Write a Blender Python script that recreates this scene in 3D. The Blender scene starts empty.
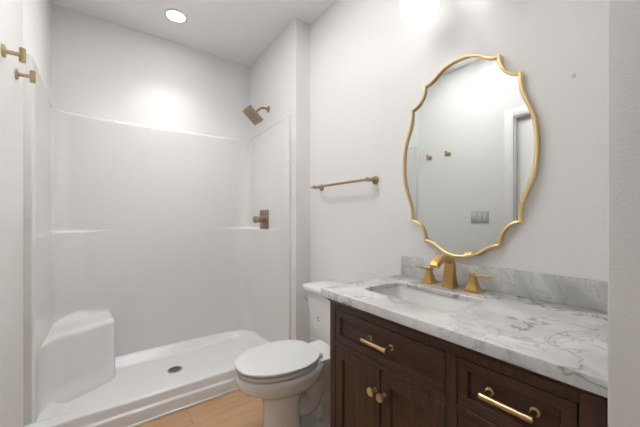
import bpy, bmesh, math, random
from mathutils import Vector, Matrix
S = bpy.context.scene
COL = S.collection
PI = math.pi

# ---------------------------------------------------------------- camera, world, exposure
YAW = math.atan2(216, 295)
cd = bpy.data.cameras.new('camera')
cd.sensor_width = 36.0
cd.lens = 36.0 * 295 / 640
cd.shift_y = 4.5 / 640
cd.clip_start = 0.01
cam = bpy.data.objects.new('camera', cd)
cam.location = (-1.33, 0.0, 1.196)
cam.rotation_euler = (PI / 2, 0, -YAW)
COL.objects.link(cam)
S.camera = cam

WORLD, EXPOSURE, SPOT_W, SPOT_DEG = 0.44, 0.46, 30.0, 106
FILL_LIGHTS = [
    ('added_fill_uplight', 'AREA', (-1.0, 1.38, 2.26), 20.0, 0.40, (PI, 0, 0), 100),  # invented fill above the frame, lights the room by ceiling bounce
]
w = bpy.data.worlds.new('world')
S.world = w
w.use_nodes = True
bgn = w.node_tree.nodes['Background']
bgn.inputs['Color'].default_value = (0.97, 0.985, 1.0, 1)
bgn.inputs['Strength'].default_value = WORLD

S.view_settings.view_transform = 'Standard'
S.view_settings.look = 'None'
S.view_settings.gamma = 1.0
S.view_settings.use_curve_mapping = False
S.view_settings.exposure = EXPOSURE
# added fill light, unseen and without a fixture: aimed up to brighten the ceiling
def lamp(name, kind, loc, energy, size, rot=(0, 0, 0), spread=180):
    ld = bpy.data.lights.new(name, kind)
    ld.energy = energy
    ld.color = (1.0, 0.995, 0.99)
    if kind == 'AREA':
        ld.shape = 'ELLIPSE'
        ld.size = size
        ld.size_y = size * 2.0
        ld.spread = math.radians(spread)
    else:
        ld.shadow_soft_size = size
    lo = bpy.data.objects.new(name, ld)
    lo.location = loc
    lo.rotation_euler = rot
    COL.objects.link(lo)
for a in FILL_LIGHTS:
    lamp(*a)
DISC_EMIT = 14.0      # recessed ceiling light
BOTTOM_EMIT = 1.0
SHADE_EMIT = 0.8      # glass shades above the mirror

# ---------------------------------------------------------------- materials
def new_mat(name, base, rough=0.5, metal=0.0, spec=0.5, coat=0.0, coat_rough=0.05):
    m = bpy.data.materials.new(name)
    m.use_nodes = True
    b = m.node_tree.nodes['Principled BSDF']
    b.inputs['Base Color'].default_value = (*base, 1)
    b.inputs['Roughness'].default_value = rough
    b.inputs['Metallic'].default_value = metal
    b.inputs['Specular IOR Level'].default_value = spec
    b.inputs['Coat Weight'].default_value = coat
    b.inputs['Coat Roughness'].default_value = coat_rough
    return m

class NT:
    def __init__(self, m):
        self.t = m.node_tree
        self.b = self.t.nodes['Principled BSDF']
    def n(self, typ, **kw):
        x = self.t.nodes.new(typ)
        for k, v in kw.items():
            if k.startswith('i_'):
                x.inputs[k[2:].replace('_', ' ')].default_value = v
            else:
                setattr(x, k, v)
        return x
    def l(self, a, b):
        self.t.links.new(a, b)
    def coords(self, scale=(1, 1, 1), rot=(0, 0, 0), out='Object'):
        tc = self.n('ShaderNodeTexCoord')
        mp = self.n('ShaderNodeMapping')
        mp.inputs['Scale'].default_value = scale
        mp.inputs['Rotation'].default_value = rot
        self.l(tc.outputs[out], mp.inputs['Vector'])
        return mp.outputs['Vector']
    def ramp(self, fac, stops):
        r = self.n('ShaderNodeValToRGB')
        e = r.color_ramp.elements
        while len(e) < len(stops):
            e.new(0.5)
        for i, (p, c) in enumerate(stops):
            e[i].position = p
            e[i].color = (*c, 1) if len(c) == 3 else c
        self.l(fac, r.inputs['Fac'])
        return r.outputs['Color']
    def math(self, op, a, b=None, clamp=False):
        x = self.n('ShaderNodeMath', operation=op, use_clamp=clamp)
        for i, v in enumerate((a, b)):
            if v is None:
                continue
            if isinstance(v, (int, float)):
                x.inputs[i].default_value = v
            else:
                self.l(v, x.inputs[i])
        return x.outputs[0]
    def mix(self, fac, a, b, blend='MIX'):
        x = self.n('ShaderNodeMix', data_type='RGBA', blend_type=blend)
        for i, v in ((0, fac), (6, a), (7, b)):
            if isinstance(v, (int, float)):
                x.inputs[i].default_value = v
            elif isinstance(v, tuple):
                x.inputs[i].default_value = (*v, 1)
            else:
                self.l(v, x.inputs[i])
        return x.outputs[2]
    def bump(self, height, strength, dist=0.01):
        bp = self.n('ShaderNodeBump')
        bp.inputs['Strength'].default_value = strength
        bp.inputs['Distance'].default_value = dist
        self.l(height, bp.inputs['Height'])
        self.l(bp.outputs['Normal'], self.b.inputs['Normal'])

def paint(name, base, bump=0.12, scuff=None):
    m = new_mat(name, base, 0.62, spec=0.35)
    t = NT(m)
    v = t.coords(out='Object')
    n = t.n('ShaderNodeTexNoise')
    n.inputs['Scale'].default_value = 210
    n.inputs['Detail'].default_value = 2.0
    t.l(v, n.inputs['Vector'])
    t.bump(n.outputs['Fac'], bump, 0.004)
    if scuff:
        d = t.n('ShaderNodeVectorMath', operation='DISTANCE')
        d.inputs[1].default_value = scuff
        t.l(v, d.inputs[0])
        n2 = t.n('ShaderNodeTexNoise')
        n2.inputs['Scale'].default_value = 140
        t.l(v, n2.inputs['Vector'])
        r = t.math('ADD', d.outputs['Value'], t.math('MULTIPLY', n2.outputs['Fac'], 0.016))
        k = t.math('LESS_THAN', r, 0.0155)
        c = t.mix(t.math('MULTIPLY', k, 0.45), base, (0.35, 0.34, 0.33))
        t.l(c, t.b.inputs['Base Color'])
    return m

WALL = (0.80, 0.795, 0.787)
M_wall = paint('wall_paint', WALL, 0.10)
M_wall_r = paint('wall_paint_scuffed', WALL, 0.10, scuff=(0.0, 0.309, 1.694))
M_jamb = paint('wall_paint_textured', WALL, 0.18)
M_ceil = paint('ceiling_paint', (0.94, 0.938, 0.934), 0.06)
M_trim = new_mat('white_trim', (0.82, 0.81, 0.80), 0.35)
M_acr = new_mat('acrylic', (0.73, 0.717, 0.705), 0.06, spec=0.5)
M_pan = new_mat('acrylic_base', (0.76, 0.755, 0.75), 0.22, spec=0.5)
M_cer = new_mat('ceramic', (0.83, 0.82, 0.80), 0.10, spec=0.5, coat=0.4, coat_rough=0.03)
M_seat = new_mat('seat_plastic', (0.76, 0.757, 0.75), 0.18, spec=0.5)
M_plate = new_mat('switch_plastic', (0.50, 0.495, 0.485), 0.35)
M_rocker = new_mat('rocker_plastic', (0.58, 0.575, 0.565), 0.35)
M_chrome = new_mat('chrome', (0.62, 0.62, 0.62), 0.16, 1.0)
M_steel = new_mat('drain_steel', (0.36, 0.36, 0.36), 0.32, 1.0)
M_dark = new_mat('dark_gap', (0.02, 0.018, 0.015), 0.8)
M_mark = new_mat('printed_mark', (0.30, 0.33, 0.40), 0.5)
M_mirror = new_mat('mirror_glass', (0.74, 0.765, 0.75), 0.015, 1.0)
M_rubber = new_mat('nozzle', (0.25, 0.22, 0.18), 0.6)

def brass(name, base, rough):
    m = new_mat(name, base, rough, 1.0)
    t = NT(m)
    v = t.coords(scale=(60, 60, 60))
    n = t.n('ShaderNodeTexNoise')
    n.inputs['Scale'].default_value = 4
    n.inputs['Detail'].default_value = 3
    t.l(v, n.inputs['Vector'])
    t.l(t.math('ADD', t.math('MULTIPLY', n.outputs['Fac'], 0.12), rough - 0.06), t.b.inputs['Roughness'])
    return m
M_brass = brass('brushed_brass', (0.42, 0.325, 0.19), 0.32)
M_faucet = brass('aged_brass', (0.48, 0.30, 0.11), 0.30)
M_bronze = brass('champagne_bronze', (0.37, 0.285, 0.205), 0.36)
M_pull = brass('satin_brass', (0.60, 0.44, 0.225), 0.30)
M_frame = brass('gold_frame', (0.74, 0.56, 0.29), 0.35)

def emit(name, col, strength):
    m = new_mat(name, (0.9, 0.9, 0.9), 0.25)
    b = m.node_tree.nodes['Principled BSDF']
    b.inputs['Emission Color'].default_value = (*col, 1)
    b.inputs['Emission Strength'].default_value = strength
    return m
M_disc = emit('lit_diffuser', (1.0, 0.985, 0.965), DISC_EMIT)
M_shade = emit('lit_opal_glass', (1.0, 0.985, 0.965), SHADE_EMIT)
M_shade_b = emit('lit_opal_bottom', (1.0, 0.985, 0.965), BOTTOM_EMIT)

def marble(name, base, vein, cloud, amt, scale, stretch, rot, v1=0.9, v2=0.55):
    m = new_mat(name, base, 0.16, spec=0.5)
    t = NT(m)
    mp2 = t.n('ShaderNodeMapping')
    mp2.inputs['Scale'].default_value = (scale, scale * stretch, scale)
    t.l(t.coords(rot=rot), mp2.inputs['Vector'])
    v = mp2.outputs['Vector']
    wn = t.n('ShaderNodeTexNoise')
    wn.inputs['Scale'].default_value = 6.0
    wn.inputs['Detail'].default_value = 6
    t.l(v, wn.inputs['Vector'])
    off = t.n('ShaderNodeVectorMath', operation='MULTIPLY_ADD')
    t.l(wn.outputs['Color'], off.inputs[0])
    off.inputs[1].default_value = (0.22, 0.22, 0.22)
    t.l(v, off.inputs[2])
    def ridge(sc, width, seed, det=3.0):
        n = t.n('ShaderNodeTexNoise')
        n.inputs['Scale'].default_value = sc
        n.inputs['Detail'].default_value = det
        n.inputs['Roughness'].default_value = 0.5
        ad_ = t.n('ShaderNodeVectorMath', operation='ADD')
        ad_.inputs[1].default_value = (seed, seed * 0.7, seed * 1.3)
        t.l(off.outputs['Vector'], ad_.inputs[0])
        t.l(ad_.outputs['Vector'], n.inputs['Vector'])
        a = t.math('ABSOLUTE', t.math('SUBTRACT', n.outputs['Fac'], 0.5))
        k = t.math('SUBTRACT', 1.0, t.math('DIVIDE', a, width), clamp=True)
        return t.math('POWER', k, 1.4)
    def cloudn(sc, seed, lo, hi):
        n = t.n('ShaderNodeTexNoise')
        n.inputs['Scale'].default_value = sc
        n.inputs['Detail'].default_value = 6
        ad_ = t.n('ShaderNodeVectorMath', operation='ADD')
        ad_.inputs[1].default_value = (seed, seed, seed)
        t.l(off.outputs['Vector'], ad_.inputs[0])
        t.l(ad_.outputs['Vector'], n.inputs['Vector'])
        return t.ramp(n.outputs['Fac'], [(lo, (0, 0, 0)), (hi, (1, 1, 1))])
    c0 = t.mix(t.math('MULTIPLY', cloudn(7.0, 2.0, 0.38, 0.68), amt), base, cloud)
    k1 = t.math('MULTIPLY', t.math('MULTIPLY', ridge(4.5, 0.016, 3.1), v1), cloudn(3.0, 5.0, 0.30, 0.46))
    k2 = t.math('MULTIPLY', t.math('MULTIPLY', ridge(13.0, 0.035, 11.4), v2), cloudn(5.0, 8.0, 0.42, 0.60))
    c1 = t.mix(t.math('MAXIMUM', k1, k2), c0, vein)
    t.l(c1, t.b.inputs['Base Color'])
    return m
M_marble = marble('white_marble', (0.76, 0.755, 0.745), (0.22, 0.217, 0.213), (0.46, 0.455, 0.448), 0.85, 1.0, 0.75, (0, 0, 0.6))
M_marble_g = marble('grey_marble', (0.58, 0.58, 0.572), (0.28, 0.28, 0.277), (0.40, 0.40, 0.395), 1.0, 2.2, 0.40, (-0.75, 0, 0), 0.6, 0.6)

def wood(name, dark, light, scale):
    m = new_mat(name, dark, 0.34, spec=0.4)
    t = NT(m)
    v = t.coords(scale=scale)
    n = t.n('ShaderNodeTexNoise')
    n.inputs['Scale'].default_value = 3.0
    n.inputs['Detail'].default_value = 6
    n.inputs['Distortion'].default_value = 0.6
    t.l(v, n.inputs['Vector'])
    t.l(t.ramp(n.outputs['Fac'], [(0.30, dark), (0.72, light)]), t.b.inputs['Base Color'])
    t.bump(n.outputs['Fac'], 0.05, 0.002)
    return m
W_D, W_L = (0.036, 0.0165, 0.0095), (0.088, 0.044, 0.026)
M_wood_v = wood('espresso_wood_upright', W_D, W_L, (22, 22, 1.6))
M_wood_h = wood('espresso_wood_level', W_D, W_L, (22, 1.6, 22))

def oak():
    m = new_mat('oak_planks', (0.5, 0.33, 0.2), 0.42, spec=0.4)
    t = NT(m)
    v = t.coords(scale=(1, 1, 1))
    br = t.n('ShaderNodeTexBrick')
    br.offset = 0.37
    br.inputs['Scale'].default_value = 1.0
    br.inputs['Brick Width'].default_value = 1.22
    br.inputs['Row Height'].default_value = 0.19
    br.inputs['Mortar Size'].default_value = 0.0016
    br.inputs['Mortar Smooth'].default_value = 0.2
    br.inputs['Bias'].default_value = 0.0
    br.inputs['Color1'].default_value = (0.42, 0.42, 0.42, 1)
    br.inputs['Color2'].default_value = (0.62, 0.62, 0.62, 1)
    br.inputs['Mortar'].default_value = (0.0, 0.0, 0.0, 1)
    off = t.n('ShaderNodeVectorMath', operation='ADD')
    off.inputs[1].default_value = (0.46, 0.08, 0)
    t.l(v, off.inputs[0])
    t.l(off.outputs['Vector'], br.inputs['Vector'])
    g = t.n('ShaderNodeTexNoise')
    g.inputs['Scale'].default_value = 2.4
    g.inputs['Detail'].default_value = 7
    g.inputs['Distortion'].default_value = 1.2
    mp = t.n('ShaderNodeMapping')
    mp.inputs['Scale'].default_value = (1.6, 16, 1)
    t.l(v, mp.inputs['Vector'])
    sh = t.n('ShaderNodeVectorMath', operation='MULTIPLY_ADD')
    t.l(br.outputs['Color'], sh.inputs[0])
    sh.inputs[1].default_value = (37, 37, 37)
    t.l(mp.outputs['Vector'], sh.inputs[2])
    t.l(sh.outputs['Vector'], g.inputs['Vector'])
    c = t.ramp(g.outputs['Fac'], [(0.25, (0.32, 0.185, 0.09)), (0.5, (0.44, 0.265, 0.14)), (0.78, (0.52, 0.335, 0.19))])
    sep = t.n('ShaderNodeSeparateColor')
    t.l(br.outputs['Color'], sep.inputs[0])
    c = t.mix(0.5, c, t.ramp(sep.outputs[0], [(0.40, (0.355, 0.21, 0.107)), (0.64, (0.51, 0.33, 0.185))]))
    c = t.mix(t.math('MULTIPLY', br.outputs['Fac'], 0.65), c, (0.16, 0.10, 0.06))
    t.l(c, t.b.inputs['Base Color'])
    return m
M_oak = oak()

# ---------------------------------------------------------------- mesh helpers
def box(bm, x0, x1, y0, y1, z0, z1, bev=0.0, seg=2):
    r = bmesh.ops.create_cube(bm, size=1.0)
    vs = r['verts']
    for v in vs:
        v.co = Vector(((x0 + x1) / 2 + v.co.x * (x1 - x0), (y0 + y1) / 2 + v.co.y * (y1 - y0), (z0 + z1) / 2 + v.co.z * (z1 - z0)))
    if bev > 0:
        es = list({e for v in vs for e in v.link_edges})
        bmesh.ops.bevel(bm, geom=es, offset=bev, offset_type='OFFSET', segments=seg, profile=0.5, affect='EDGES')
    return bm

def loft(bm, rings, closed=True, cap0=True, cap1=True):
    vr = [[bm.verts.new(p) for p in r] for r in rings]
    n = len(rings[0])
    for a, b in zip(vr[:-1], vr[1:]):
        for i in range(n if closed else n - 1):
            j = (i + 1) % n
            try:
                bm.faces.new((a[i], a[j], b[j], b[i]))
            except ValueError:
                pass
    if closed and cap0:
        bm.faces.new(list(reversed(vr[0])))
    if closed and cap1:
        bm.faces.new(vr[-1])
    return vr

def frame_for(d):
    d = d.normalized()
    up = Vector((0, 0, 1)) if abs(d.z) < 0.9 else Vector((0, 1, 0))
    a = d.cross(up).normalized()
    return a, a.cross(d).normalized()

def lathe(bm, p, axis, prof, n=28):
    """prof: list of (distance along axis, radius)"""
    p = Vector(p)
    d = Vector(axis).normalized()
    a, b = frame_for(d)
    rings = []
    for t, r in prof:
        r = max(r, 1e-5)
        rings.append([p + d * t + (a * math.cos(2 * PI * i / n) + b * math.sin(2 * PI * i / n)) * r for i in range(n)])
    return loft(bm, rings)

def tube(bm, pts, r, n=14, round_pts=0):
    pts = [Vector(q) for q in pts]
    rs = r if isinstance(r, (list, tuple)) else [r] * len(pts)
    rings = []
    pa = None
    for i, q in enumerate(pts):
        d = (pts[min(i + 1, len(pts) - 1)] - pts[max(i - 1, 0)]).normalized()
        if pa is None:
            pa, pb = frame_for(d)
        else:
            pa = (pa - d * pa.dot(d)).normalized()
        pb = pa.cross(d).normalized()
        rings.append([q + (pa * math.cos(2 * PI * k / n) + pb * math.sin(2 * PI * k / n)) * rs[i] for k in range(n)])
    return loft(bm, rings)

def bez(p0, p1, p2, n=10):
    p0, p1, p2 = Vector(p0), Vector(p1), Vector(p2)
    return [p0 * (1 - t) ** 2 + p1 * 2 * t * (1 - t) + p2 * t * t for t in [i / n for i in range(n + 1)]]

def finish(name, bm, mat, parent=None, angle=32, smooth=True, bevel=None, subsurf=0):
    bmesh.ops.recalc_face_normals(bm, faces=bm.faces[:])
    me = bpy.data.meshes.new(name)
    bm.to_mesh(me)
    bm.free()
    for mm in (mat if isinstance(mat, (list, tuple)) else [mat]):
        me.materials.append(mm)
    if smooth:
        me.shade_smooth()
        me.set_sharp_from_angle(angle=math.radians(angle))
    o = bpy.data.objects.new(name, me)
    COL.objects.link(o)
    if parent:
        o.parent = parent
        root = parent
        off = Vector(root.location)
        while root.parent:
            root = root.parent
            off += Vector(root.location)
        o.location = -off          # meshes are written in world coordinates
    if bevel:
        md = o.modifiers.new('bevel', 'BEVEL')
        md.width = bevel
        md.segments = 2
        md.limit_method = 'ANGLE'
    if subsurf:
        md = o.modifiers.new('subd', 'SUBSURF')
        md.levels = md.render_levels = subsurf
    return o

def new():
    return bmesh.new()

def struct(name, bm, mat, **k):
    o = finish(name, bm, mat, **k)
    o['kind'] = 'structure'
    return o

def thing(name, label, cat, loc, group=None):
    o = bpy.data.objects.new(name, None)
    o.empty_display_size = 0.1
    COL.objects.link(o)
    o.location = loc
    o['label'] = label
    o['category'] = cat
    if group:
        o['group'] = group
    return o

def arc(cx, cy, r, a0, a1, n):
    return [(cx + r * math.cos(math.radians(a0 + (a1 - a0) * i / n)), cy + r * math.sin(math.radians(a0 + (a1 - a0) * i / n))) for i in range(n + 1)]

# ---------------------------------------------------------------- room dimensions (m)
XL = -1.662           # left wall face
CEIL = 2.745
YB = 2.855            # back wall face
YW = 1.955            # front of the wing that boxes in the shower
XW = -0.13            # shower face of the wing
CT = 0.89             # counter height

b = new(); box(b, XL - 0.12, 1.2, -2.8, YB + 0.1, -0.08, 0.0)
struct('floor', b, M_oak)
b = new(); box(b, XL - 0.12, 1.2, -2.8, YB + 0.1, CEIL, CEIL + 0.08)
struct('ceiling', b, M_ceil)
b = new(); box(b, 0.0, 0.1, 0.0, YB + 0.1, 0.0, CEIL)
struct('wall_right', b, M_wall_r)
b = new(); box(b, XL, 0.0, YB, YB + 0.1, 0.0, CEIL)
struct('wall_back', b, M_wall)
b = new(); box(b, XW, 0.0, YW, YB, 0.0, CEIL)
struct('wall_wing', b, M_wall)
DY0, DY1, DZ = 0.28, 1.103, 2.10
b = new()
for (ya, yb, za, zb) in ((-2.8, DY0, 0, CEIL), (DY1, YB + 0.1, 0, CEIL), (DY0, DY1, DZ, CEIL)):
    box(b, XL - 0.12, XL, ya, yb, za, zb)
# the alcove side is furred out a little, feathered over the shower flange
loft(b, [[Vector((x, y, z)) for x, y in ((XL - 0.01, 2.10), (XL, 2.10), (XL + 0.027, 2.16), (XL + 0.027, YB), (XL - 0.01, YB))] for z in (1.90, CEIL)])
struct('wall_left', b, M_wall)
b = new(); box(b, -0.629, 0.0, 0.0, 0.118, 0.0, CEIL, 0.004)
struct('wall_near', b, M_jamb)
b = new(); box(b, XL - 0.075, XL - 0.035, DY0 + 0.012, DY1 - 0.012, 0.008, DZ - 0.012, 0.002)
struct('door_1', b, M_trim)
b = new()
cw = 0.075
box(b, XL, XL + 0.018, DY1, DY1 + cw, 0, DZ + cw, 0.003)
box(b, XL, XL + 0.018, DY0 - cw, DY0, 0, DZ + cw, 0.003)
box(b, XL, XL + 0.018, DY0, DY1, DZ, DZ + cw, 0.003)
box(b, XL - 0.12, XL, DY1 - 0.010, DY1, 0, DZ)
box(b, XL - 0.12, XL, DY0, DY0 + 0.010, 0, DZ)
box(b, XL - 0.12, XL, DY0 + 0.010, DY1 - 0.010, DZ - 0.010, DZ)
struct('trim_1', b, M_trim)

# ---------------------------------------------------------------- shower
sh = thing('shower_stall', 'white moulded acrylic shower with corner seat, curb and glossy wall panels', 'shower', ((XL + XW) / 2, 2.43, 0))
PL, PR, PB, YF = XL + 0.037, XW - 0.025, 2.822, 2.035
SHELF = 1.095
LEAN = 0.016
def ring(rc, out=0.0, zf=None, z=0.0, N=18, ledge=0.0):
    """plan outline of the panels, left front round the back to right front; out>0 pushes it towards the studs"""
    l, r, k = PL - out, PR + out, PB + out
    yl = YF + 0.085
    pts = [(XL, yl - 0.012), (l - 0.006 if l - 0.006 > XL else XL + 0.001, yl - 0.012), (l, yl)]
    for i in range(1, 9):
        pts.append((l, yl + (k - rc - yl) * i / 9))
    pts += arc(l + rc, k - rc, rc, 180, 90, N)
    for i in range(1, 9):
        pts.append((l + rc + (r - l - 2 * rc) * i / 9, k))
    pts += arc(r - rc, k - rc, rc, 90, 0, N)
    for i in range(1, 9):
        pts.append((r, k - rc - (k - rc - YF) * i / 9))
    pts += [(r, YF), (r + 0.006, YF - 0.012), (XW, YF - 0.012)]
    out_ = []
    cxm = (l + r) / 2
    for (x, y) in pts:
        zz = z
        y += (z - 1.1) * LEAN if y > PB - 0.6 else 0.0     # the back leans away a little towards the top
        if ledge > 0 and 0.002 < min(x - XL, XW - x):
            wx = max(0.0, min(x - l, r - x)) / 0.30
            wy = max(0.0, k - y) / 0.70
            t = max(0.0, 1 - max(wx, wy))
            a = ledge * min(1.0, t / 0.75)
            ux, uy = (1 if x < cxm else -1) * (1 - min(1, wx * 4)), -(1 - min(1, wy * 4))
            h = math.hypot(ux, uy)
            if h > 1e-6:
                x += a * ux / h; y += a * uy / h
        if zf:
            zz = z + zf(x, y)
        out_.append(Vector((x, y, zz)))
    return out_
def rise(x, y):
    t = max(0.0, (2.72 - y) / 0.69)
    k = 0.062 if x < -0.9 else 0.030
    d = min(abs(x - PL), abs(x - PR))
    return k * t ** 0.85 + 0.012 * max(0, 1 - d / 0.35) ** 2
RU = 0.11
b = new()
LG = 0.016
RL = 0.19
rings = [ring(RL, z=z_, ledge=LG) for z_ in (0.085, 0.14, 0.6, SHELF - 0.014)]
rings += [ring(RL, z=SHELF - 0.004, ledge=LG - 0.002), ring(RL - 0.01, z=SHELF, ledge=LG - 0.006), ring(RU, z=SHELF + 0.002, ledge=0.006), ring(RU, z=SHELF + 0.008, ledge=0.001), ring(RU, z=SHELF + 0.02), ring(RU, z=1.5)]
rings += [ring(RU, zf=rise, z=1.945), ring(RU, zf=rise, z=1.958), ring(RU, out=0.003, zf=rise, z=1.966), ring(RU, out=0.008, zf=rise, z=1.970), ring(RU, out=0.019, zf=rise, z=1.972)]
loft(b, rings, closed=False)
finish('wall_panel', b, M_acr, sh, angle=50)

# base: curb + pan as a height field, and the stepped front skirt
b = new()
NX, NY = 110, 74
x0, x1, y0, y1 = XL + 0.001, XW - 0.001, 2.020, YB - 0.005
def sst(t):
    t = max(0, min(1, t))
    return t * t * (3 - 2 * t)
dx, dy = (x0 + x1) / 2, 2.45
def pan_z(x, y):
    e = min(x - PL, PR - x, PB - y)
    # rounded rear corners
    for cx in (PL + 0.26, PR - 0.26):
        if abs(x - (PL if cx < dx else PR)) < 0.26 and y > PB - 0.26:
            e = min(e, 0.26 - math.hypot(x - cx, y - (PB - 0.26)))
    rim = 0.112
    dd = math.hypot(x - dx, y - dy)
    flo = 0.046 + 0.016 * min(1, dd / 0.7)
    wz = rim + (flo - rim) * sst((e - 0.030) / 0.085)
    f = y - y0
    cz = 0.14 - 0.006 * (1 - sst(f / 0.008))
    return wz + (cz - wz) * (1 - sst((f - 0.075) / 0.05)) if e > 0.0 or f < 0.1 else rim if f > 0.125 else rim + (cz - rim) * (1 - sst((f - 0.075) / 0.05))
ys = [y0, y0 + 0.003, y0 + 0.008] + [y0 + 0.008 + (y1 - y0 - 0.008) * i / NY for i in range(1, NY + 1)]
xs = [x0 + (x1 - x0) * i / NX for i in range(NX + 1)]
rows = [[Vector((x, y, pan_z(x, y))) for x in xs] for y in ys]
front = [(2.0, 0.0), (2.0, 0.070), (2.002, 0.076), (2.008, 0.080), (2.014, 0.084), (2.016, 0.090), (2.019, 0.132)]
rows = [[Vector((x, yy, zz)) for x in xs] for yy, zz in front] + rows
loft(b, rows, closed=False)
finish('base', b, M_pan, sh, angle=40)
b = new(); box(b, x0, x1, 1.987, 2.0, 0.0, 0.014, 0.004)
struct('trim_2', b, M_trim)

# moulded corner seat
b = new()
def seat_front(flare, inset, z, N=26):
    A, B_, C_ = Vector((PL + 0.002, 2.405 - flare * 1.6, 0)), Vector((-1.262 + inset * -1, 2.606 - flare, 0)), Vector((-1.274 - inset, 2.812, 0))
    A.y += inset; B_.y += inset
    pts = []
    q1 = B_ + (A - B_).normalized() * 0.05
    q2 = B_ + (C_ - B_).normalized() * 0.05
    q0 = A.lerp(q1, 0.40)
    pts += bez((PL + 0.002, A.y - 0.20, 0), (PL + 0.004, A.y + 0.01, 0), q0, 8)
    for i in range(1, 8):
        pts.append(q0.lerp(q1, i / 8))
    pts += bez(q1, B_, q2, 8)
    for i in range(1, 6):
        pts.append(q2.lerp(C_, i / 5))
    return [Vector((p.x, p.y, z)) for p in pts]
lay = [seat_front(0.060, 0, 0.050), seat_front(0.055, 0, 0.085), seat_front(0.032, 0, 0.115), seat_front(0.018, 0, 0.17), seat_front(0.0, 0, 0.435), seat_front(0, 0.004, 0.450), seat_front(0, 0.014, 0.459), seat_front(0, 0.026, 0.462)]
n = len(lay[0])
back = [(PL + 0.001, 2.42)] + arc(PL + 0.15, PB - 0.02 - 0.15, 0.15, 178, 90, n - 3) + [(-1.282, PB - 0.014)]
back = back[:n]
top0 = lay[-1]
for t, dz in ((0.25, 0.004), (0.5, 0.009), (0.72, 0.015), (0.86, 0.024), (0.94, 0.038), (0.985, 0.056), (1.0, 0.078)):
    lay.append([Vector((p.x + (q[0] - p.x) * t, p.y + (q[1] - p.y) * t, 0.462 + dz * (0.75 + 0.95 * (i / n) ** 2))) for i, (p, q) in enumerate(zip(top0, back))])
loft(b, lay, closed=False)
finish('seat', b, M_acr, sh, angle=60)

dr = thing  # (drain is a part)
b = new()
lathe(b, (dx, dy, 0.0455), (0, 0, 1), [(0, 0.052), (0.004, 0.052), (0.006, 0.049), (0.006, 0.043), (0.003, 0.041), (0.003, 0.0)], 32)
dro = finish('drain', b, M_steel, sh)
b = new()
for i in range(-3, 4):
    hw = math.sqrt(0.036 ** 2 - (i * 0.0105) ** 2)
    box(b, dx + i * 0.0105 - 0.0028, dx + i * 0.0105 + 0.0028, dy - hw, dy + hw, 0.0487, 0.0492)
finish('drain_slots', b, M_dark, dro, smooth=False)

# shower valve
YV, ZV = 2.455, 1.182
vt = thing('shower_valve', 'square bronze shower valve plate with a round lever on the shower wall', 'shower valve', (PR, YV, ZV))
b = new(); box(b, PR - 0.009, PR, YV - 0.085, YV + 0.085, ZV - 0.088, ZV + 0.088, 0.003)
finish('valve_plate', b, M_bronze, vt)
b = new(); lathe(b, (PR - 0.009, YV, ZV), (-1, 0, 0), [(0, 0.038), (0.006, 0.038), (0.010, 0.030), (0.040, 0.028), (0.042, 0.024), (0.062, 0.024)], 28)
hb = finish('valve_body', b, M_bronze, vt)
b = new(); lathe(b, (PR - 0.071, YV, ZV), (-1, 0, 0), [(0, 0.027), (0.003, 0.030), (0.026, 0.030), (0.030, 0.026)], 28)
tube(b, [(PR - 0.085, YV, ZV), (PR - 0.092, YV - 0.02, ZV - 0.008), (PR - 0.096, YV - 0.075, ZV - 0.02)], [0.012, 0.010, 0.008], 12)
finish('lever', b, M_bronze, vt)

# shower head
YH = 2.427
st = thing('showerhead', 'square bronze shower head on a short bent arm from the wall', 'shower head', (XW, YH, 2.178))
b = new(); lathe(b, (XW, YH, 2.178), (-1, 0, 0), [(0, 0.030), (0.004, 0.030), (0.009, 0.024), (0.011, 0.011)], 26)
finish('flange', b, M_bronze, st)
hc = Vector((-0.281, YH, 2.092))
nrm = Vector((-0.66, 0, -0.75)).normalized()
uax = Vector((0.75, 0, -0.66)).normalized()
bk = hc - nrm * 0.026
b = new()
tube(b, [(XW - 0.005, YH, 2.178), (XW - 0.03, YH, 2.180)] + bez((XW - 0.045, YH, 2.180), (XW - 0.085, YH, 2.178), tuple(bk - nrm * 0.004), 8), 0.0105, 14)
finish('arm', b, M_bronze, st)
def oriented_box(bm, c, ax, ay, az, sx, sy, sz, bev):
    t = bmesh.new()
    box(t, -sx / 2, sx / 2, -sy / 2, sy / 2, -sz / 2, sz / 2, bev)
    mat = Matrix((ax, ay, az)).transposed().to_4x4()
    mat.translation = c
    bmesh.ops.transform(t, matrix=mat, verts=t.verts[:])
    me = bpy.data.meshes.new('tmp'); t.to_mesh(me); t.free()
    bm.from_mesh(me); bpy.data.meshes.remove(me)
ya = Vector((0, 1, 0))
b = new()
oriented_box(b, hc, uax, ya, nrm, 0.160, 0.152, 0.022, 0.004)
lathe(b, bk - nrm * 0.006, nrm, [(0, 0.017), (0.012, 0.021), (0.018, 0.034)], 24)
hd = finish('spray_head', b, M_bronze, st)
b = new()
oriented_box(b, hc + nrm * 0.0115, uax, ya, nrm, 0.140, 0.132, 0.003, 0.001)
finish('spray_face', b, M_bronze, hd)
b = new()
for i in range(9):
    for j in range(9):
        c = hc + nrm * 0.013 + uax * (i - 4) * 0.0145 + ya * (j - 4) * 0.0138
        lathe(b, c, nrm, [(0, 0.0034), (0.003, 0.0026)], 8)
nz = finish('nozzles', b, M_rubber, hd)

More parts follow.
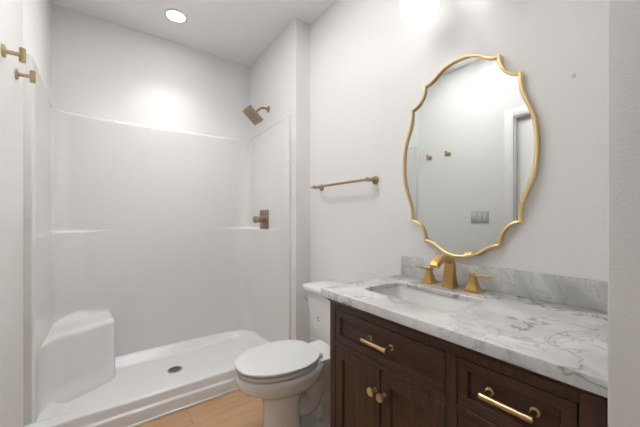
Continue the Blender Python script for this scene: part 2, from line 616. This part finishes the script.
# recessed ceiling light
RLX, RLY = -0.885, 2.475
rl = thing('ceiling_light', 'small round recessed light glowing in the ceiling over the shower', 'ceiling light', (RLX, RLY, CEIL))
b = new(); lathe(b, (RLX, RLY, CEIL), (0, 0, -1), [(0, 0.082), (0.004, 0.082), (0.007, 0.076), (0.007, 0.063), (0.004, 0.061), (0.0, 0.061)], 40)
finish('trim_ring', b, M_trim, rl)
b = new(); lathe(b, (RLX, RLY, CEIL - 0.001), (0, 0, -1), [(0, 0.0605), (0.004, 0.0605)], 40)
finish('diffuser', b, M_disc, rl)
sl = bpy.data.lights.new('recessed_lamp_light', 'SPOT')
sl.energy = SPOT_W
sl.spot_size = math.radians(SPOT_DEG)
sl.spot_blend = 1.0
sl.shadow_soft_size = 0.05
sl.color = (0.98, 0.99, 1.0)
slo = bpy.data.objects.new('recessed_lamp_light', sl)
slo.location = (0, 0, -0.012)
slo.parent = rl
COL.objects.link(slo)

# towel bar
tb = thing('towel_bar', 'slim brass towel bar on the wall above the toilet', 'towel bar', (0, 1.52, 1.425))
BX, BZ = -0.068, 1.425
b = new(); lathe(b, (BX, 1.205, BZ), (0, 1, 0), [(0, 0.0065), (0.002, 0.0085), (0.623, 0.0085), (0.625, 0.0065)], 16)
finish('bar', b, M_brass, tb)
for yy in (1.245, 1.79):
    b = new()
    lathe(b, (0, yy, BZ), (-1, 0, 0), [(0, 0.026), (0.006, 0.026), (0.010, 0.022), (0.011, 0.0095), (0.052, 0.0095), (0.055, 0.013), (0.078, 0.013), (0.081, 0.010)], 24)
    finish('bracket', b, M_brass, tb)

# robe hooks on the left wall
def robe_hook(y, z, label):
    t = thing('robe_hook', label, 'hook', (XL, y, z), 'brass robe hooks on the left wall')
    b = new(); lathe(b, (XL, y, z), (1, 0, 0), [(0, 0.025), (0.006, 0.025), (0.009, 0.022), (0.010, 0.010)], 24)
    finish('rosette', b, M_brass, t)
    b = new(); lathe(b, (XL + 0.008, y, z), (1, 0, 0), [(0, 0.0085), (0.050, 0.0085)], 16)
    finish('post', b, M_brass, t)
    b = new(); lathe(b, (XL + 0.058, y, z - 0.029), (0, 0, 1), [(0, 0.009), (0.002, 0.0112), (0.056, 0.0112), (0.058, 0.009)], 20)
    finish('peg', b, M_brass, t)
robe_hook(1.722, 1.873, 'brass peg hook nearer the camera, higher in the photo, cut by the left edge')
robe_hook(1.944, 1.868, 'brass peg hook nearer the shower, lower in the photo of the two hooks')

# light switch opposite the mirror
sw = thing('light_switch', 'pale three-gang rocker switch plate reflected in the mirror', 'light switch', (XL, 1.40, 1.205))
b = new(); box(b, XL, XL + 0.006, 1.317, 1.485, 1.148, 1.262, 0.002)
finish('cover_plate', b, M_plate, sw)
for k in (-1, 0, 1):
    b = new(); box(b, XL + 0.005, XL + 0.010, 1.401 + k * 0.046 - 0.0165, 1.401 + k * 0.046 + 0.0165, 1.172, 1.238, 0.0015)
    finish('rocker', b, M_rocker, sw)

# ---------------------------------------------------------------- mirror
MY, MZ = 0.716, 1.471
def mirror_quarter():
    """outer outline in (y, z) from the top centre to the right-hand side, first quadrant"""
    pts = []
    pts += [(q.x, q.y) for q in bez((0, 0.456, 0), (0.068, 0.456, 0), (0.116, 0.416, 0), 8)][:-1]
    pts += [(q.x, q.y) for q in bez((0.116, 0.416, 0), (0.142, 0.394, 0), (0.178, 0.394, 0), 6)]
    pts += [(q.x, q.y) for q in bez((0.178, 0.394, 0), (0.181, 0.302, 0), (0.256, 0.294, 0), 9)][1:]
    pts += [(q.x, q.y) for q in bez((0.256, 0.294, 0), (0.248, 0.235, 0), (0.278, 0.170, 0), 7)][1:]
    pts += [(q.x, q.y) for q in bez((0.278, 0.170, 0), (0.309, 0.100, 0), (0.309, 0.0, 0), 8)][1:]
    return pts
q = mirror_quarter()
outl = q + [(x, -z) for x, z in reversed(q[:-1])]
outl = outl + [(-x, z) for x, z in reversed(outl[1:-1])]
def inset(poly, d):
    n = len(poly); res = []
    for i in range(n):
        p0, p1, p2 = Vector(poly[i - 1]), Vector(poly[i]), Vector(poly[(i + 1) % n])
        e1, e2 = (p1 - p0).normalized(), (p2 - p1).normalized()
        n1, n2 = Vector((e1.y, -e1.x)), Vector((e2.y, -e2.x))
        m = (n1 + n2)
        m = m / max(0.35, m.dot(n1)) if m.length > 1e-6 else n1
        res.append(p1 + m * d)
    return res
mr = thing('wall_mirror', 'scalloped oval mirror in a thin gold frame above the vanity', 'mirror', (0, MY, MZ))
def mring(d, x):
    return [Vector((x, MY + p[0], MZ + p[1])) for p in inset(outl, d)]
b = new()
rs = [mring(0.0, -0.001), mring(0.0, -0.024), mring(0.0025, -0.0275), mring(0.0085, -0.0275), mring(0.011, -0.0255), mring(0.011, -0.014)]
loft(b, rs, cap0=False, cap1=False)
finish('frame', b, M_frame, mr, angle=40)
b = new()
vs = [b.verts.new(p) for p in mring(0.0095, -0.016)]
f = b.faces.new(vs)
bmesh.ops.triangulate(b, faces=[f])
ext = bmesh.ops.extrude_face_region(b, geom=b.faces[:])
for v in ext['geom']:
    if isinstance(v, bmesh.types.BMVert):
        v.co.x += 0.008
finish('mirror_glass', b, M_mirror, mr, smooth=False)

# ---------------------------------------------------------------- vanity light above the mirror
vl = thing('vanity_light', 'two-shade wall light with lit white glass shades above the mirror', 'wall light', (0, 0.715, 2.34))
b = new(); box(b, -0.022, 0.0, 0.55, 0.88, 2.305, 2.415, 0.006)
finish('back_plate', b, M_brass, vl)
for yy in (0.848, 0.572):
    b = new()
    tube(b, [(-0.02, yy, 2.365), (-0.08, yy, 2.378)] + bez((-0.09, yy, 2.378), (-0.125, yy, 2.378), (-0.125, yy, 2.342), 6), 0.009, 12)
    lathe(b, (-0.125, yy, 2.345), (0, 0, -1), [(0, 0.02), (0.004, 0.034), (0.02, 0.036)], 24)
    ar = finish('arm', b, M_brass, vl)
    b = new()
    lathe(b, (-0.125, yy, 2.332), (0, 0, -1), [(0, 0.034), (0.010, 0.058), (0.030, 0.077), (0.065, 0.088), (0.115, 0.090), (0.155, 0.086)], 36)
    sd = finish('glass_shade', b, M_shade, vl, angle=60)
    b = new(); lathe(b, (-0.125, yy, 2.177), (0, 0, -1), [(0, 0.086), (0.015, 0.081), (0.030, 0.073), (0.041, 0.062), (0.044, 0.054)], 32)
    finish('shade_bottom', b, M_shade_b, sd, angle=60)

# ---------------------------------------------------------------- vanity cabinet
VX, VY0, VY1 = -0.535, 0.135, 1.012       # face, right end, left end
TOPZ = 0.858
vn = thing('vanity_cabinet', 'dark espresso wood bathroom vanity with doors, drawers and brass pulls', 'vanity', (VX / 2, 0.57, 0))
b = new()
box(b, VX + 0.022, -0.002, VY1 - 0.018, VY1 - 0.003, 0.0, TOPZ - 0.012)
box(b, VX + 0.022, -0.002, VY0, VY0 + 0.018, 0.0, TOPZ - 0.012)
box(b, -0.016, -0.002, VY0 + 0.018, VY1 - 0.018, 0.06, 0.68)
box(b, VX + 0.022, -0.016, VY0 + 0.018, VY1 - 0.018, 0.10, 0.118)
finish('case', b, M_wood_v, vn, smooth=False)
# face frame: stiles and rails round the openings
LY0, LY1 = 0.4725, 0.9765     # left bay
RY0, RY1 = 0.1765, 0.4395     # right bay
DZ0, DZ1 = 0.6755, 0.8105     # drawer row
b = new()
def ff(y0, y1, z0, z1):
    box(b, VX, VX + 0.022, y0, y1, z0, z1, 0.0012, 1)
ff(LY1, VY1, 0.0, 0.838)
ff(LY0 - 0.033, LY0, 0.095, DZ1)
ff(VY0, RY0, 0.0, 0.838)
ff(RY0, LY1, DZ1, 0.838)
ff(LY0, LY1, 0.655, DZ0)
ff(RY0, RY1, 0.655, DZ0)
ff(RY0, LY1, 0.075, 0.125)
ff(RY0, RY1, 0.388, 0.405)
finish('face_frame', b, M_wood_v, vn)
# top moulding under the stone
b = new()
prof = [(0.0, 0.834), (0.004, 0.836), (0.007, 0.842), (0.016, 0.849), (0.020, 0.8505), (0.020, TOPZ)]
rgs = []
for d, z in prof + [(-0.020, TOPZ), (-0.020, 0.834)]:
    rgs.append([Vector((-0.004, VY1 + d, z)), Vector((VX - d, VY1 + d, z)), Vector((VX - d, VY0, z))])
rgs.append(rgs[0])
loft(b, rgs, closed=False)
finish('top_moulding', b, M_wood_h, vn)

def front_panel(name, y0, y1, z0, z1, border, rec, wood_f, parent, side=None):
    """inset shaker front: raised border with a stepped recess round a flat panel"""
    g = 0.0028
    y0, y1, z0, z1 = y0 + g, y1 - g, z0 + g, z1 - g
    b = new()
    xf = VX + 0.0005
    def rect(d, x):
        return [Vector((x, y0 + d, z0 + d)), Vector((x, y1 - d, z0 + d)), Vector((x, y1 - d, z1 - d)), Vector((x, y0 + d, z1 - d))]
    loft(b, [rect(0, xf + 0.020), rect(0, xf + 0.0012), rect(0.0012, xf), rect(border - 0.001, xf), rect(border, xf + 0.001), rect(border, xf + 0.004), rect(border + 0.003, xf + rec - 0.001), rect(border + 0.0035, xf + rec)])
    o = finish(name, b, wood_f, parent, angle=25)
    # fine joint lines where rails meet stiles
    return o
def pull(parent, yc, zc, name='pull', half=0.050, x_at=VX + 0.0115):
    b = new()
    for s in (-1, 1):
        lathe(b, (x_at, yc + s * half, zc), (-1, 0, 0), [(0, 0.0105), (0.003, 0.0105), (0.005, 0.0065), (0.037, 0.006)], 18)
    lathe(b, (x_at - 0.040, yc - half - 0.009, zc), (0, 1, 0), [(0, 0.0055), (0.0015, 0.0072), (2 * half + 0.0165, 0.0072), (2 * half + 0.018, 0.0055)], 18)
    return finish(name, b, M_pull, parent, angle=35)
def knob(parent, y, z):
    b = new()
    lathe(b, (VX + 0.001, y, z), (-1, 0, 0), [(0, 0.008), (0.003, 0.008), (0.005, 0.0055), (0.018, 0.006), (0.021, 0.012), (0.024, 0.0148), (0.030, 0.0148), (0.032, 0.0128), (0.0325, 0.010), (0.0310, 0.0088), (0.0315, 0.006), (0.0325, 0.0)], 24)
    return finish('knob', b, M_pull, parent, angle=35)
d = front_panel('drawer', LY0, LY1, DZ0, DZ1, 0.0275, 0.012, M_wood_h, vn)
pull(d, 0.731, 0.746)
d = front_panel('drawer', RY0, RY1, DZ0, DZ1, 0.0275, 0.012, M_wood_h, vn)
pull(d, 0.307, 0.747)
d = front_panel('drawer', RY0, RY1, 0.405, 0.655, 0.0275, 0.009, M_wood_h, vn)
pull(d, 0.308, 0.53)
d = front_panel('drawer', RY0, RY1, 0.125, 0.388, 0.0275, 0.009, M_wood_h, vn)
pull(d, 0.308, 0.257)
d = front_panel('door', LY0 + 0.2515, LY1, 0.125, 0.655, 0.043, 0.010, M_wood_v, vn)
knob(d, 0.7455, 0.573)
d = front_panel('door', LY0, LY0 + 0.2505, 0.125, 0.655, 0.043, 0.010, M_wood_v, vn)
knob(d, 0.702, 0.573)

# ---------------------------------------------------------------- countertop, backsplash, sink
ct = thing('countertop', 'white marble vanity countertop with grey veins and a rectangular undermount sink', 'countertop', (-0.28, 0.58, TOPZ))
CX0, CX1, CY0, CY1 = -0.567, -0.002, 0.1195, 1.040
SX0, SX1, SY0, SY1 = -0.425, -0.182, 0.525, 0.925
def rrect(x0, x1, y0, y1, r, z, n=7):
    pts = []
    for cx, cy, a in ((x1 - r, y1 - r, 0), (x0 + r, y1 - r, 90), (x0 + r, y0 + r, 180), (x1 - r, y0 + r, 270)):
        pts += [Vector((p[0], p[1], z)) for p in arc(cx, cy, r, a, a + 90, n)]
    return pts
b = new()
LIP = CT - 0.020
rs = [rrect(SX0, SX1, SY0, SY1, 0.03, LIP), rrect(SX0 - 0.04, SX1 + 0.04, SY0 - 0.04, SY1 + 0.04, 0.04, LIP), rrect(SX0 - 0.04, SX1 + 0.04, SY0 - 0.04, SY1 + 0.04, 0.04, TOPZ)]
rs.append(rrect(CX0, CX1, CY0, CY1, 0.006, TOPZ))
rs.append(rrect(CX0, CX1, CY0, CY1, 0.006, CT - 0.004))
rs.append(rrect(CX0 + 0.0015, CX1 - 0.0015, CY0 + 0.0015, CY1 - 0.0015, 0.006, CT - 0.001))
rs.append(rrect(CX0 + 0.004, CX1 - 0.004, CY0 + 0.004, CY1 - 0.004, 0.006, CT))
rs.append(rrect(SX0 - 0.003, SX1 + 0.003, SY0 - 0.003, SY1 + 0.003, 0.032, CT))
rs.append(rrect(SX0, SX1, SY0, SY1, 0.03, CT - 0.003))
rs.append(rrect(SX0, SX1, SY0, SY1, 0.03, LIP))
loft(b, rs, cap0=False, cap1=False)
bmesh.ops.remove_doubles(b, verts=b.verts[:], dist=1e-6)
finish('slab', b, M_marble, ct, angle=40)
b = new(); box(b, -0.021, -0.002, CY0, CY1 - 0.002, CT, CT + 0.098, 0.0015)
o = finish('backsplash', b, M_marble_g, ct)
o['label'] = 'greyer marble backsplash strip along the wall'
b = new()
g = 0.006
rs = [rrect(SX0 - 0.012, SX1 + 0.012, SY0 - 0.012, SY1 + 0.012, 0.04, LIP - 0.0005), rrect(SX0 + g - 0.012, SX1 - g + 0.012, SY0 + g - 0.012, SY1 - g + 0.012, 0.036, LIP - 0.0005),
      rrect(SX0 + 0.002, SX1 - 0.002, SY0 + 0.002, SY1 - 0.002, 0.034, LIP - 0.02), rrect(SX0 + 0.008, SX1 - 0.008, SY0 + 0.010, SY1 - 0.010, 0.04, LIP - 0.10),
      rrect(SX0 + 0.016, SX1 - 0.016, SY0 + 0.020, SY1 - 0.020, 0.05, LIP - 0.128), rrect(SX0 + 0.034, SX1 - 0.034, SY0 + 0.04, SY1 - 0.04, 0.05, LIP - 0.138),
      rrect(-0.325, -0.281, 0.704, 0.748, 0.0218, LIP - 0.142)]
loft(b, rs, cap0=False)
sk = finish('sink_basin', b, M_cer, ct, angle=60)
md = sk.modifiers.new('thick', 'SOLIDIFY'); md.thickness = 0.005; md.offset = -1
b = new(); lathe(b, (-0.303, 0.726, LIP - 0.1425), (0, 0, 1), [(0, 0.022), (0.004, 0.022), (0.006, 0.018), (0.006, 0.0)], 24)
finish('sink_drain', b, M_faucet, sk)

# ---------------------------------------------------------------- faucet
FX, FY = -0.088, 0.718
fc = thing('faucet', 'three-piece brass widespread faucet behind the sink', 'faucet', (FX, FY, CT))
def square_ring(c, ax, ay, hx, hy, ch):
    c, ax, ay = Vector(c), Vector(ax), Vector(ay)
    pts = []
    for sx, sy in ((1, 1), (-1, 1), (-1, -1), (1, -1)):
        a = (hx - ch, hy) if sx * sy > 0 else (hx, hy - ch)
        if sx * sy > 0:
            pts += [c + ax * sx * hx + ay * sy * (hy - ch), c + ax * sx * (hx - ch) + ay * sy * hy]
        else:
            pts += [c + ax * sx * (hx - ch) + ay * sy * hy, c + ax * sx * hx + ay * sy * (hy - ch)]
    return pts
b = new()
X_, Y_, Z_ = Vector((1, 0, 0)), Vector((0, 1, 0)), Vector((0, 0, 1))
rs = []
for z, hw in ((0, 0.0285), (0.007, 0.0285), (0.009, 0.0255), (0.03, 0.0225), (0.05, 0.0205), (0.085, 0.0190)):
    rs.append(square_ring((FX, FY, CT + z), X_, Y_, hw, hw, 0.004))
# the neck bends forward over the sink
path = bez((FX, FY, CT + 0.096), (FX + 0.001, FY, CT + 0.122), (FX - 0.040, FY, CT + 0.128), 7)
path += bez((FX - 0.052, FY, CT + 0.130), (FX - 0.096, FY, CT + 0.134), (FX - 0.121, FY, CT + 0.100), 7)
for i, p in enumerate(path):
    dd = (path[min(i + 1, len(path) - 1)] - path[max(i - 1, 0)]).normalized()
    ax = Vector((dd.z, 0, -dd.x))
    k = i / (len(path) - 1)
    rs.append(square_ring(p, ax, Y_, 0.0180 - 0.005 * k, 0.0185, 0.004))
loft(b, rs)
finish('spout', b, M_faucet, fc, angle=30)
for s in (1, -1):
    yy = FY + s * 0.103
    b = new()
    rs = [square_ring((FX, yy, CT + z), X_, Y_, hw, hw, 0.003) for z, hw in ((0, 0.0275), (0.007, 0.0275), (0.009, 0.0245), (0.028, 0.018), (0.045, 0.0135), (0.056, 0.0125), (0.059, 0.0105))]
    loft(b, rs)
    hb = finish('handle', b, M_faucet, fc, angle=30)
    b = new()
    # cap and flat lever pointing outwards
    rs = [square_ring((FX, yy, CT + z), X_, Y_, hw, hw, 0.003) for z, hw in ((0.057, 0.010), (0.060, 0.0135), (0.070, 0.0135), (0.074, 0.009))]
    loft(b, rs)
    ls = []
    for t, hw, hz, dz in ((-0.008, 0.0095, 0.005, 0), (0.015, 0.0085, 0.0045, 0.001), (0.045, 0.0075, 0.0038, 0.003), (0.072, 0.0085, 0.0038, 0.004), (0.076, 0.006, 0.002, 0.004)):
        ls.append(square_ring((FX, yy + s * t, CT + 0.066 + dz), X_, Z_, hw, hz, 0.0015))
    loft(b, ls)
    finish('lever', b, M_faucet, hb, angle=30)

# ---------------------------------------------------------------- toilet
TY = 1.428
to = thing('toilet', 'white two-piece toilet with closed lid between shower and vanity', 'toilet', (-0.42, TY, 0))
def egg(af, ab, hw, z, n=48, eb=4.6, ef=2.15, mid=0.42, nar=0.36):
    """plan outline: af front reach, ab back reach (metres out from the wall), hw half width"""
    ac = ab + (af - ab) * mid
    pts = []
    for i in range(n):
        th = 2 * PI * i / n
        c, s_ = math.cos(th), math.sin(th)
        e = ef if c >= 0 else eb
        r = (abs(c) ** e + abs(s_) ** e) ** (-1 / e)
        a = ac + (af - ac if c >= 0 else ac - ab) * c * r
        y = hw * s_ * r
        if c < 0:
            y *= 1 - nar * ((ac - a) / (ac - ab)) ** 2      # narrows to the hinges
        pts.append(Vector((-a, TY + y, z)))
    return pts
b = new()
rs = [egg(.662, .42, .112, 0.0, eb=2.4), egg(.655, .43, .104, .03, eb=2.4), egg(.648, .44, .098, .10, eb=2.4), egg(.646, .44, .097, .18, eb=2.4), egg(.650, .435, .100, .225, eb=2.5),
      egg(.662, .42, .110, .255, eb=2.6), egg(.690, .39, .128, .280), egg(.730, .355, .150, .300), egg(.768, .33, .170, .322), egg(.787, .32, .180, .345), egg(.796, .315, .185, .370), egg(.797, .315, .186, .390), egg(.793, .32, .182, .399), egg(.78, .33, .165, .402)]
loft(b, rs)
# rear deck carrying the tank
rs = []
for z, a0, a1, hw in ((.03, .16, .36, .062), (.17, .15, .34, .062), (.250, .10, .30, .075), (.29, .08, .36, .092), (.335, .06, .40, .105), (.375, .05, .40, .118), (.398, .05, .40, .122), (.405, .055, .40, .118)):
    rs.append(rrect(-a1, -a0, TY - hw, TY + hw, 0.04, z))
loft(b, rs)
# trapway
tp = bez((-.50, TY, .20), (-.40, TY, .10), (-.345, TY, .20), 8) + bez((-.33, TY, .235), (-.27, TY, .34), (-.225, TY, .24), 8) + bez((-.215, TY, .21), (-.19, TY, .12), (-.20, TY, .02), 6)
tube(b, tp, [.078] * len(tp), 20)
# foot
rs = [egg(.655, .13, .118, z, eb=3, mid=.5) for z in (0.0,)] + [egg(.652, .132, .116, .030, eb=3, mid=.5), egg(.645, .14, .108, .042, eb=3, mid=.5), egg(.62, .16, .085, .047, eb=3, mid=.5)]
loft(b, rs)
finish('bowl', b, M_cer, to, angle=50)
for s in (-1, 1):
    b = new(); lathe(b, (-.355, TY + s * 0.088, .043), (0, 0, 1), [(0, .016), (.008, .016), (.016, .011), (.018, .0)], 20)
    finish('bolt_cap', b, M_seat, to)
b = new()
def seat_rings(z0, z1, r, af=.797, ab=.345, hw=.186):
    return [egg(af - r, ab + r, hw - r, z0), egg(af, ab, hw, z0 + r), egg(af, ab, hw, z1 - r), egg(af - r * .3, ab + r * .3, hw - r * .3, z1 - r * .3), egg(af - r * 1.4, ab + r * 1.4, hw - r * 1.4, z1)]
rs = seat_rings(.4085, .4255, .003, .792, .350, .182)
inner = [egg(.735, .44, .108, z, eb=2.2) for z in (.4255, .4085)]
loft(b, rs + inner + [rs[0]], cap0=False, cap1=False)
finish('seat', b, M_seat, to, angle=50)
b = new()
rs = seat_rings(.4325, .4480, .0045)
rs += [egg(.797 - k, .345 + k * .7, .186 - k * .75, z) for k, z in ((.03, .4496), (.08, .4510), (.15, .4517))]
loft(b, rs)
finish('lid', b, M_seat, to, angle=50)
for s in (-1, 1):
    b = new(); box(b, -.352, -.328, TY + s * .075 - .014, TY + s * .075 + .014, .4035, .432, .006, 3)
    finish('hinge', b, M_seat, to)
b = new()
rs = []
for z, x0_, hw, r in ((.402, -.190, .200, .035), (.412, -.200, .210, .04), (.55, -.219, .230, .035), (.712, -.234, .246, .03)):
    rs.append(rrect(x0_, -.015, TY - hw, TY + hw, r, z))
loft(b, rs)
tk = finish('tank', b, M_cer, to, angle=40)
b = new()
rs = []
for z, d, r in ((.712, .004, .03), (.716, -.008, .03), (.735, -.012, .03), (.745, -.010, .03), (.750, -.003, .025), (.752, .008, .02)):
    rs.append(rrect(-.240 + d, -.010, TY - .252 + d, TY + .252 - d, r, z))
loft(b, rs)
finish('tank_lid', b, M_cer, to, angle=50)
b = new()
lathe(b, (-.2305, TY + .222, .668), (-1, 0, 0), [(0, .013), (.006, .013), (.010, .009), (.020, .008)], 18)
tube(b, [(-.248, TY + .222, .668), (-.253, TY + .212, .667), (-.255, TY + .19, .664), (-.255, TY + .175, .661)], [.006, .0065, .006, .0075], 12)
o = finish('flush_lever', b, M_chrome, tk)
b = new()
for (ya_, za_, sy_, sz_) in ((0.0, 0.012, .006, .0035), (0.010, 0.002, .0045, .005), (-0.008, -0.006, .005, .003), (0.004, -0.014, .007, .0025)):
    box(b, -.2205, -.2180, TY + .105 + ya_ - sy_, TY + .105 + ya_ + sy_, .548 + za_ - sz_, .548 + za_ + sz_)
# (printed mark, slightly proud of the glaze)
finish('printed_mark', b, M_mark, tk, smooth=False)
